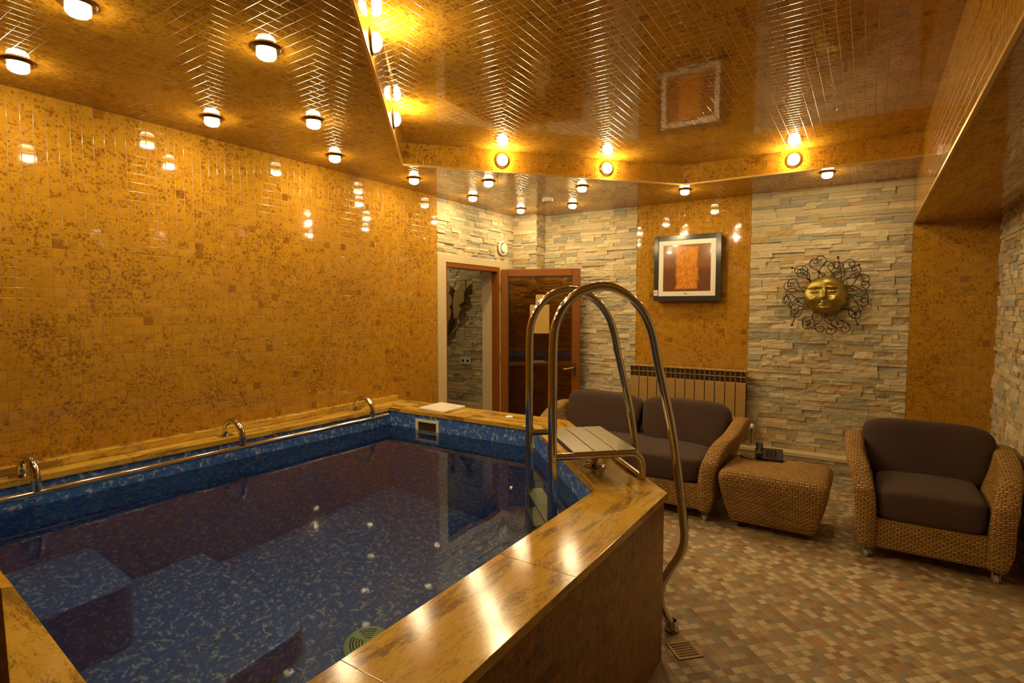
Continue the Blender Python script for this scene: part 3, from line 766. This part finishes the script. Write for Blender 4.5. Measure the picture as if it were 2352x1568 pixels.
obj('body',loft(L),M['wicker'],ot,smooth=True)
c=None
for sx in (-1,1):
    for sy in (-1,1):
        bm=bmesh.new(); lathe(bm,[(0,0),(.018,0),(.018,.052),(0,.052)],seg=14)
        if c is None: c=obj('foot',bm,M['dark'],ot,loc=(sx*.2,sy*.15,0))
        else: bm.free(); c2=c.copy(); COL.objects.link(c2); c2.location=(sx*.2,sy*.15,0)
# telephone
ph=empty('telephone',(-.585,4.40,.431),math.radians(8)); tag(ph,'black push-button desk telephone with coiled cord on the wicker ottoman','telephone')
bm=bmesh.new(); pts=[(-.09,-.09,0),(.10,-.09,0),(.10,.10,0),(-.09,.10,0),(-.09,-.09,.018),(.10,-.09,.018),(.10,.10,.055),(-.09,.10,.055)]
vs=[bm.verts.new(p) for p in pts]
for q in ((3,2,1,0),(4,5,6,7),(0,1,5,4),(1,2,6,5),(2,3,7,6),(3,0,4,7)): bm.faces.new([vs[i] for i in q])
obj('phone_body',bm,M['black'],ph,bevel=.008,bseg=3)
bm=bmesh.new(); tube(bm,catmull([(-.062,-.10,.045),(-.062,-.05,.066),(-.062,0,.076),(-.062,.05,.082),(-.062,.11,.078)],5),.016,12)
superq(bm,(-.062,-.088,.046),(.026,.03,.018),.6,.6,20,10); superq(bm,(-.062,.098,.070),(.026,.03,.018),.6,.6,20,10)
obj('handset',bm,M['black'],ph,smooth=True)
bm=bmesh.new()
for i in range(3):
    for j in range(4):
        y=-.055+j*.032; z=.019+(y+.09)/.19*.037; box(bm,-.015+i*.026,.003+i*.026,y,y+.018,z,z+.005)
kp=obj('keypad',bm,M['dark'],ph)
bm=bmesh.new(); pts=[]
base=catmull([(-.07,-.10,.03),(-.10,-.125,.012),(-.135,-.12,.010),(-.17,-.09,.010),(-.19,-.06,.012)],14)
for i,p in enumerate(base):
    a=i*1.3; pts.append(p+V((math.cos(a)*.004,math.sin(a)*.004,math.cos(a)*.004+.001)))
tube(bm,pts,.0032,6); obj('coiled_cord',bm,M['black'],ph,smooth=True)

# ------------------------------------------------------------------ radiator
rad=empty('radiator',(-1.483,5.43,0)); tag(rad,'gold-painted sectional radiator on the wall behind the sofa','radiator')
NS=12; pitch=1.125/NS
bm=bmesh.new()
box(bm,-.0435,.0435,-.045,-.036,.375,.850)      # face plate
box(bm,-.004,.004,-.036,.030,.375,.955)
for x in (-.0445,0,.0415): box(bm,x,x+.003,-.045,.0,.850,.958)
box(bm,-.0445,.0445,-.045,.03,.955,.967); box(bm,-.0445,.0445,-.045,-.04,.903,.908); box(bm,-.0445,.0445,-.045,-.04,.848,.853)
sec=obj('section',bm,M['radiator'],rad,bevel=.0015,bseg=1,loc=(-1.125/2+pitch/2,0,0))
for k in range(1,NS):
    c2=sec.copy(); COL.objects.link(c2); c2.location=(-1.125/2+pitch*(k+.5),0,0)
bm=bmesh.new(); box(bm,-.555,.555,-.030,.028,.40,.945); obj('core',bm,M['dark'],rad)
bm=bmesh.new(); lathe(bm,[(0,-.010),(.018,-.010),(.018,.015),(0,.018)],(.57,0,0),(1,0,0),18)
ep=obj('end_plug',bm,M['radiator'],rad,angle=40,loc=(0,0,.91)); c2=ep.copy(); COL.objects.link(c2); c2.location=(-.003,0,.415)
bm=bmesh.new(); tube(bm,[(.575,0,.415),(.612,0,.415)],.012,12); tube(bm,[(.612,0,.43),(.612,0,.262)],.011,12); lathe(bm,[(0,0),(.019,0),(.014,.014),(.011,.02)],(.612,0,.2625),seg=18); lathe(bm,[(.016,0),(.018,.01),(.016,.03)],(.612,0,.40),seg=18)
vv=obj('valve_body',bm,M['chrome'],rad,angle=45)
bm=bmesh.new(); lathe(bm,[(0,0),(.014,0),(.021,.012),(.021,.032),(.014,.044),(0,.047)],(.612,0,.428),seg=20); kb=obj('valve_knob',bm,M['white'],vv,angle=50); kb['label']='white valve knob'
bm=bmesh.new(); 
box(bm,-.012,.012,.02,.058,.86,.89); wb=obj('wall_bracket',bm,M['radiator'],rad,loc=(-.4,0,0)); c2=wb.copy(); COL.objects.link(c2); c2.location=(.4,0,0)

# ------------------------------------------------------------------ air conditioner with a picture front, modelled as a framed print
pic=empty('picture_air_conditioner',(-1.4985,5.47,1.941)); tag(pic,'picture-front air conditioner with square print in dark glossy frame on the gold mosaic above the radiator','air conditioner')
def rect_frame(bm,x0,x1,z0,z1,w,y0,y1):
    box(bm,x0,x0+w,y0,y1,z0,z1); box(bm,x1-w,x1,y0,y1,z0,z1); box(bm,x0+w,x1-w,y0,y1,z1-w,z1); box(bm,x0+w,x1-w,y0,y1,z0,z0+w)
bm=bmesh.new(); rect_frame(bm,-.325,.325,-.322,.322,.049,-.052,-.02); box(bm,-.315,.315,-.02,.036,-.312,.312); obj('frame',bm,M['framewood'],pic,bevel=.003)
bm=bmesh.new(); rect_frame(bm,-.2755,.2755,-.2735,.2735,.046,-.049,-.03); m_=obj('mat_border',bm,M['whitegloss'],pic,bevel=.001)
bm=bmesh.new(); box(bm,-.2295,.2295,-.046,-.03,-.2275,.2275); obj('print',bm,M['art'],pic)
def text(s,size,mat,parent,loc,rot=(PI/2,0,0),name='lettering',ext=.0004):
    cu=bpy.data.curves.new(name,'FONT'); cu.body=s; cu.size=size; cu.extrude=ext; cu.align_x='CENTER'; cu.align_y='CENTER'
    o=bpy.data.objects.new(name,cu); COL.objects.link(o)
    dg=bpy.context.evaluated_depsgraph_get(); me=bpy.data.meshes.new_from_object(o.evaluated_get(dg)); bpy.data.objects.remove(o)
    o=bpy.data.objects.new(name,me); COL.objects.link(o); me.materials.clear(); me.materials.append(mat); o.parent=parent; o.location=loc; o.rotation_euler=rot; return o
text('LG',.017,M['framewood'],m_,(.010,-.0495,-.251))
bm=bmesh.new(); lathe(bm,[(0,0),(.0065,0),(.0065,.0008),(0,.0008)],(-.012,-.0493,-.251),(0,-1,0),20); obj('logo_disc',bm,M['framewood'],m_)
bm=bmesh.new(); box(bm,-.321,-.281,-.0545,-.052,-.268,-.212); st=obj('energy_sticker',bm,M['white'],pic); st['label']='small white sticker with a grey mark'
bm=bmesh.new(); rect_frame(bm,-.314,-.290,-.247,-.230,.0025,-.0552,-.0545); box(bm,-.306,-.297,-.0552,-.0545,-.241,-.236); obj('sticker_mark',bm,M['dark'],st)

# ------------------------------------------------------------------ sun ornament
SX,SY,SZ=-.312,5.470,1.660
sun=empty('sun_ornament',(SX,SY,SZ)); tag(sun,'gilded sun face with curling dark wire rays on the stone wall','wall ornament')
def g2(x,z,cx,cz,sx,sz,rot=0):
    dx=x-cx; dz=z-cz; c_=math.cos(rot); s_=math.sin(rot); a=dx*c_+dz*s_; b=-dx*s_+dz*c_
    return math.exp(-(a/sx)**2-(b/sz)**2)
def face_h(x,z):
    r=math.hypot(x,z)/.170
    h=.075*math.sqrt(max(0,1-r**2.4))
    h+=.030*g2(x,z,-.003,.012,.013,.038)+.016*g2(x,z,-.003,-.014,.020,.012)          # nose
    for s,cx in ((-1,-.083),(1,.052)):
        h-=.027*g2(x,z,cx,.036,.044,.024); h+=.031*g2(x,z,cx,.034,.030,.0155)           # sockets and eyeballs
        h-=.010*g2(x,z,cx,.050+.0,.033,.0030)+.009*g2(x,z,cx,.016,.030,.0028)+.004*g2(x,z,cx+.002,.034,.008,.008)                                             # eyelid line
        h+=.015*g2(x,z,cx*1.0,.066+.002,.034,.007,-.10*s)                              # brow
        h+=.006*g2(x,z,cx,.010,.028,.004)
        h+=.022*g2(x,z,cx+s*.018,-.038,.032,.028)                                      # cheeks
        h-=.008*g2(x,z,-.005+s*.036,-.068,.009,.024,.4*s)
    h+=.013*g2(x,z,-.005,-.058,.020,.0065)+.014*g2(x,z,-.003,-.078,.017,.007)           # lips
    h-=.012*g2(x,z,-.004,-.0675,.020,.0028)
    h-=.008*g2(x,z,-.004,-.042,.006,.010)
    h+=.018*g2(x,z,-.003,-.108,.026,.016); h-=.008*g2(x,z,-.003,-.092,.020,.005)        # chin
    h+=.012*g2(x,z,.0,.115,.07,.035)
    return h
bm=bmesh.new(); NR,NA=84,150; rings=[]
ctr=bm.verts.new((0,-face_h(0,0),0))
for i in range(1,NR+1):
    r=.170*(math.sin(PI/2*i/NR)**.9); ring=[]
    for k in range(NA):
        a=2*PI*k/NA; rr_=r*(1+.012*math.sin(6*a)*(i/NR)**3); x=rr_*math.cos(a)*1.0; z=rr_*math.sin(a)
        ring.append(bm.verts.new((x,-max(0,face_h(x,z)),z)))
    rings.append(ring)
for k in range(NA): bm.faces.new((ctr,rings[0][(k+1)%NA],rings[0][k]))
for a,b in zip(rings,rings[1:]):
    for k in range(NA): bm.faces.new((a[k],a[(k+1)%NA],b[(k+1)%NA],b[k]))
bmesh.ops.recalc_face_normals(bm,faces=bm.faces)
obj('sun_face',bm,M['goldface'],sun,smooth=True)
rw=random.Random(11); beads=[(-.263,.247),(.237,.25),(-.251,-.259),(.245,-.248),(-.055,.204),(.201,.043),(.043,-.212),(-.21,-.052),(.085,.321)]
NW=26
for k in range(NW):
    a=2*PI*k/NW+rw.uniform(-.06,.06); R1=rw.uniform(.27,.33); ph_=rw.uniform(0,6); am=rw.uniform(.018,.04)*(1 if k%2 else -1)
    pts=[]; nst=14
    for i in range(nst+1):
        t=i/nst; r=.150+(R1-.150)*t; off=am*math.sin(t*PI*1.7+ (0 if k%3 else .8))*min(1,t*3)
        pts.append(V((math.cos(a)*r-math.sin(a)*off,-.012-.022*math.sin(t*PI)-.006*(k%3),math.sin(a)*r+math.cos(a)*off)))
    # curled end
    p=pts[-1]; d=(pts[-1]-pts[-2]).normalized(); ang_=math.atan2(d.z,d.x); sgn=1 if (k%2) else -1; st_=.016
    for i in range(13):
        ang_+=sgn*(.30+.03*i); p=p+V((math.cos(ang_),0,math.sin(ang_)))*st_; st_*=.96; pts.append(p.copy())
    bm=bmesh.new(); tube(bm,catmull(pts,3),[.0036]*(len(catmull(pts,3))),7); obj('wire_ray',bm,M['wire'],sun,smooth=True)
    if k%3==0:
        # small side tendril
        q=pts[6]; bm=bmesh.new(); tp=[q]; a2=a+sgn*.9; s2=.018
        for i in range(12): a2+=-sgn*.33; q=q+V((math.cos(a2),-.0005,math.sin(a2)))*s2; s2*=.95; tp.append(q.copy())
        tube(bm,catmull(tp,3),.0034,6); obj('wire_tendril',bm,M['wire'],sun,smooth=True)
for bi,(x,z) in enumerate(beads):
    r=math.hypot(x,z); a=math.atan2(z,x); sgn=1 if bi%2 else -1; pts=[]
    for i in range(9):
        t=i/8; rr_=.155+(r-.155)*t; aa=a+sgn*.16*math.sin(t*PI)*(1+.5*math.sin(t*5)); pts.append((math.cos(aa)*rr_,-.012-.013*t,math.sin(aa)*rr_))
    bm=bmesh.new(); tube(bm,catmull(pts,4),.0036,6); obj('wire_stem',bm,M['wire'],sun,smooth=True)
bd=None
for x,z in beads:
    if bd is None:
        bm=bmesh.new(); lathe(bm,[(0,-.0115)]+[(.0115*math.cos(b),.0115*math.sin(b)) for b in [-PI/2+PI*i/8 for i in range(1,8)]]+[(0,.0115)],seg=14); bd=obj('bead',bm,M['red'],sun,smooth=True,loc=(x,-.025,z)); bd['label']='dark red bead'
    else: c2=bd.copy(); COL.objects.link(c2); c2.location=(x,-.025,z)
bm=bmesh.new(); lathe(bm,[(.15,0),(.15,.004),(.158,.004),(.158,0)],(0,-.006,0),(0,-1,0),40); lathe(bm,[(0,0),(.012,0),(.012,.03),(0,.03)],(0,.028,.10),(0,-1,0),12); obj('back_ring',bm,M['wire'],sun)

# ------------------------------------------------------------------ leaf carving and socket in the corridor
def extrude_poly(pts,y0,y1):
    bm=bmesh.new(); a=[bm.verts.new((x,y0,z)) for x,z in pts]; b=[bm.verts.new((x,y1,z)) for x,z in pts]; n=len(pts)
    for i in range(n): bm.faces.new((a[i],a[(i+1)%n],b[(i+1)%n],b[i]))
    f1=bm.faces.new(a); f2=bm.faces.new(b[::-1]); bmesh.ops.recalc_face_normals(bm,faces=bm.faces); return bm
LX,LZ=-4.39,1.45
lf=empty('leaf_carving',(LX,5.42,LZ)); tag(lf,'two pale wooden leaves on a stem hung on the stone wall beyond the doorway','wall carving')
LR=[(-4.202,1.896),(-4.195,1.778),(-4.258,1.76),(-4.219,1.741),(-4.22,1.629),(-4.291,1.592),(-4.3,1.56),(-4.271,1.541),(-4.317,1.44),(-4.39,1.408),(-4.397,1.491),(-4.404,1.617),(-4.379,1.744),(-4.314,1.805),(-4.25,1.866)]
LL=[(-4.492,1.866),(-4.452,1.833),(-4.444,1.77),(-4.469,1.732),(-4.428,1.694),(-4.413,1.617),(-4.462,1.554),(-4.43,1.522),(-4.439,1.439),(-4.48,1.362),(-4.507,1.233),(-4.56,1.16),(-4.60,1.30),(-4.61,1.50),(-4.60,1.68),(-4.56,1.82)]
for L_ in (LR,LL):
    o=obj('leaf',extrude_poly([(x-LX,z-LZ) for x,z in L_],-.045,-.02),M['leafwood'],lf,bevel=.004)
bm=bmesh.new(); tube(bm,catmull([(-.01,-.02,-.03),(-.03,-.02,-.09),(-.07,-.02,-.17),(-.11,-.02,-.24)],5),.012,8); obj('stem',bm,M['dark'],lf,smooth=True)
so=empty('wall_socket',(-4.24,YC,.885)); tag(so,'white double power socket on the stone wall beyond the doorway','socket')
bm=bmesh.new(); box(bm,-.078,.078,-.034,-.010,-.040,.040); obj('socket_plate',bm,M['white'],so,bevel=.004)
for x in (-.038,.038): bm=bmesh.new(); lathe(bm,[(0,0),(.020,0),(.020,.001),(0,.001)],(x,-.034,0),(0,-1,0),18); obj('socket_well',bm,M['dark'],so)

# ------------------------------------------------------------------ lamps
lp=empty('ceiling_spotlight',(0,0,0))
bm=bmesh.new(); lathe(bm,[(.035,-.004),(.038,-.014),(.052,-.012),(.058,-.003),(.056,0)],seg=32); rg=obj('ring',bm,M['brasslamp'],lp,angle=40)
bm=bmesh.new(); lathe(bm,[(.032,-.004),(.037,-.014),(.0388,-.024),(.0365,-.034),(.029,-.042),(.016,-.0465),(0,-.048)],seg=18); [setattr(f,'material_index',1) for f in bm.faces if f.calc_center_median().z>-.034]; bl=obj('bulb',bm,[M['bulb'],M['bulbside']],lp,smooth=True); bl['label']='glowing frosted bulb'
spots=[((180,28),(-2.32,.812),'lit ceiling spotlight nearest the camera, largest, above the pool'),
((42,158),(-3.076,.852),'lit ceiling spotlight at the far left edge above the left mosaic wall'),
((612,128),(-2.076,1.36),'lit ceiling spotlight above the pool, just left of the recess edge'),
((487,283),(-3.074,1.673),'lit ceiling spotlight second along the left mosaic wall'),
((720,288),(-2.634,2.003),'lit ceiling spotlight above mid pool, left of the recess corner'),
((769,367),(-3.115,2.537),'lit ceiling spotlight third along the left mosaic wall'),
((951,418),(-3.12,3.326),'lit ceiling spotlight by the left wall just below the recess corner'),
((1122,424),(-2.668,3.733),'lit ceiling spotlight above the far coping, before the doorway'),
((1086,458),(-3.152,4.155),'lit ceiling spotlight beside the stone wall above the doorway'),
((1196,486),(-3.12,4.952),'lit ceiling spotlight in front of the stone corner column'),
((1315,475),(-2.535,5.006),'lit ceiling spotlight near the back stone wall right of the smoke detector'),
((1337,436),(-2.106,4.339),'lit ceiling spotlight between the smoke detector and the gold panel'),
((1573,443),(-1.396,4.952),'lit ceiling spotlight above the picture-front air conditioner'),
((1900,404),(-.297,4.924),'lit ceiling spotlight above the sun ornament')]
first=True
for _,(x,y),lab in spots:
    o=lp if first else copy_tree(lp); first=False
    o.location=(x,y,H); tag(o,lab,'ceiling lamp','round spotlights set in the mosaic ceiling')
# hidden ones behind the camera's view keep the same rhythm
# recess lamps
fp=empty('recess_lamp',(0,0,0))
bm=bmesh.new(); lathe(bm,[(.040,.003),(.044,.012),(.054,.010),(.058,.003),(.057,0)],axis=(1,0,0),seg=32); obj('ring',bm,M['brasslamp'],fp,angle=40)
bm=bmesh.new(); lathe(bm,[(.038,.003),(.041,.012),(.040,.022),(.034,.034),(.022,.042),(.010,.046),(0,.047)],axis=(1,0,0),seg=18); [setattr(f,'material_index',1) for f in bm.faces if f.calc_center_median().x<.022]; b_=obj('bulb',bm,[M['bulb'],M['bulbside2']],fp,smooth=True); b_['label']='glowing frosted bulb'
def onseg(p,a,b):
    a=V(a);b=V(b);p=V(p); t=(p-a).dot(b-a)/(b-a).length_squared; return a+(b-a)*t
A_,B_,C2,D2=[V(p) for p in ((XBEAM,-.83),(-2.895,2.969),(-1.352,4.753),(XBEAM,4.753))]
def rl(p,a,b,lab):
    global fp_used
    q=onseg(p,a,b); d=(b-a).normalized(); n=V((-d.y,d.x))
    if n.dot(V((-1,2.6))-q)<0: n=-n
    o=fp if not fp_used else copy_tree(fp); fp_used=True
    o.location=(q.x,q.y,2.685); o.rotation_euler=(0,0,math.atan2(n.y,n.x)); tag(o,lab,'wall lamp','lamps on the sides of the ceiling recess')
fp_used=False
rl((-1.80,1.693),A_,B_,'lit round lamp on the left recess side near the top of the photo')
rl((-2.419,2.43),A_,B_,'lit round lamp on the left recess side nearer its far corner')
rl((-2.411,3.548),B_,C2,'left of the two lit lamps on the angled far recess side')
rl((-1.837,4.219),B_,C2,'right of the two lit lamps on the angled far recess side')
rl((-.514,4.753),C2,D2,'single lit lamp on the recess side above the sun ornament')
rl((-1.18,.93),A_,B_,'lit round lamp on the left recess side just beyond the photo top')
# corridor lamp
o=copy_tree(lp); o.location=(-4.72,4.75,2.42); tag(o,'lit ceiling spotlight in the corridor beyond the doorway','ceiling lamp','round spotlights set in the mosaic ceiling')
# smoke detector
sd=empty('smoke_detector',(-2.602,4.614,H)); tag(sd,'round white smoke detector on the ceiling before the corner column','smoke detector')
bm=bmesh.new(); lathe(bm,[(.050,0),(.052,-.018),(.046,-.030),(.040,-.036),(0,-.038)],seg=32); obj('detector_body',bm,M['white'],sd,angle=35)
bm=bmesh.new()
for k in range(16):
    a=2*PI*k/16; lathe(bm,[(0,0),(.004,0),(.004,-.003),(0,-.003)],(math.cos(a)*.034,math.sin(a)*.034,-.0355),seg=6)
obj('detector_slots',bm,M['dark'],sd)
# air valve above the door
av=empty('air_vent',(XL+.010,5.083,2.215)); tag(av,'round cream ventilation valve on the stone above the doorway','vent')
bm=bmesh.new(); lathe(bm,[(.080,0),(.082,.014),(.070,.022),(.058,.014),(.056,0)],axis=(1,0,0),seg=36); obj('vent_rim',bm,M['whitegloss'],av,angle=40)
bm=bmesh.new(); lathe(bm,[(.046,.010),(.050,.022),(.044,.030),(0,.034)],axis=(1,0,0),seg=32); lathe(bm,[(.01,-.01),(.01,.02)],axis=(1,0,0),seg=8); obj('vent_disc',bm,M['whitegloss'],av,angle=40)
bm=bmesh.new(); lathe(bm,[(0,.003),(.06,.003)],axis=(1,0,0),seg=32); obj('vent_throat',bm,M['dark'],av)

# ------------------------------------------------------------------ camera, world, view
cam=bpy.data.cameras.new('camera'); co=bpy.data.objects.new('camera',cam); COL.objects.link(co)
cam.sensor_width=36; cam.lens=1250/2352*36; cam.clip_start=.02
co.location=(0,0,1.55); co.rotation_euler=(math.radians(90-3.523),0,math.radians(33.12)); sc.camera=co
w=bpy.data.worlds.new('world'); sc.world=w; w.use_nodes=True; w.node_tree.nodes['Background'].inputs[0].default_value=(.9,.6,.3,1); w.node_tree.nodes['Background'].inputs[1].default_value=.0
vs_=sc.view_settings; vs_.view_transform='Standard'; vs_.look='None'; vs_.gamma=1; vs_.exposure=-0.1; vs_.use_curve_mapping=False
cy=sc.cycles; cy.max_bounces=7; cy.diffuse_bounces=3; cy.glossy_bounces=4; cy.transmission_bounces=5; cy.transparent_max_bounces=8
cy.sample_clamp_indirect=20; cy.sample_clamp_direct=0; cy.blur_glossy=3; cy.caustics_reflective=True; cy.caustics_refractive=True
cy.use_denoising=True; cy.use_adaptive_sampling=True; cy.adaptive_threshold=.12; cy.adaptive_min_samples=16; cy.use_light_tree=True
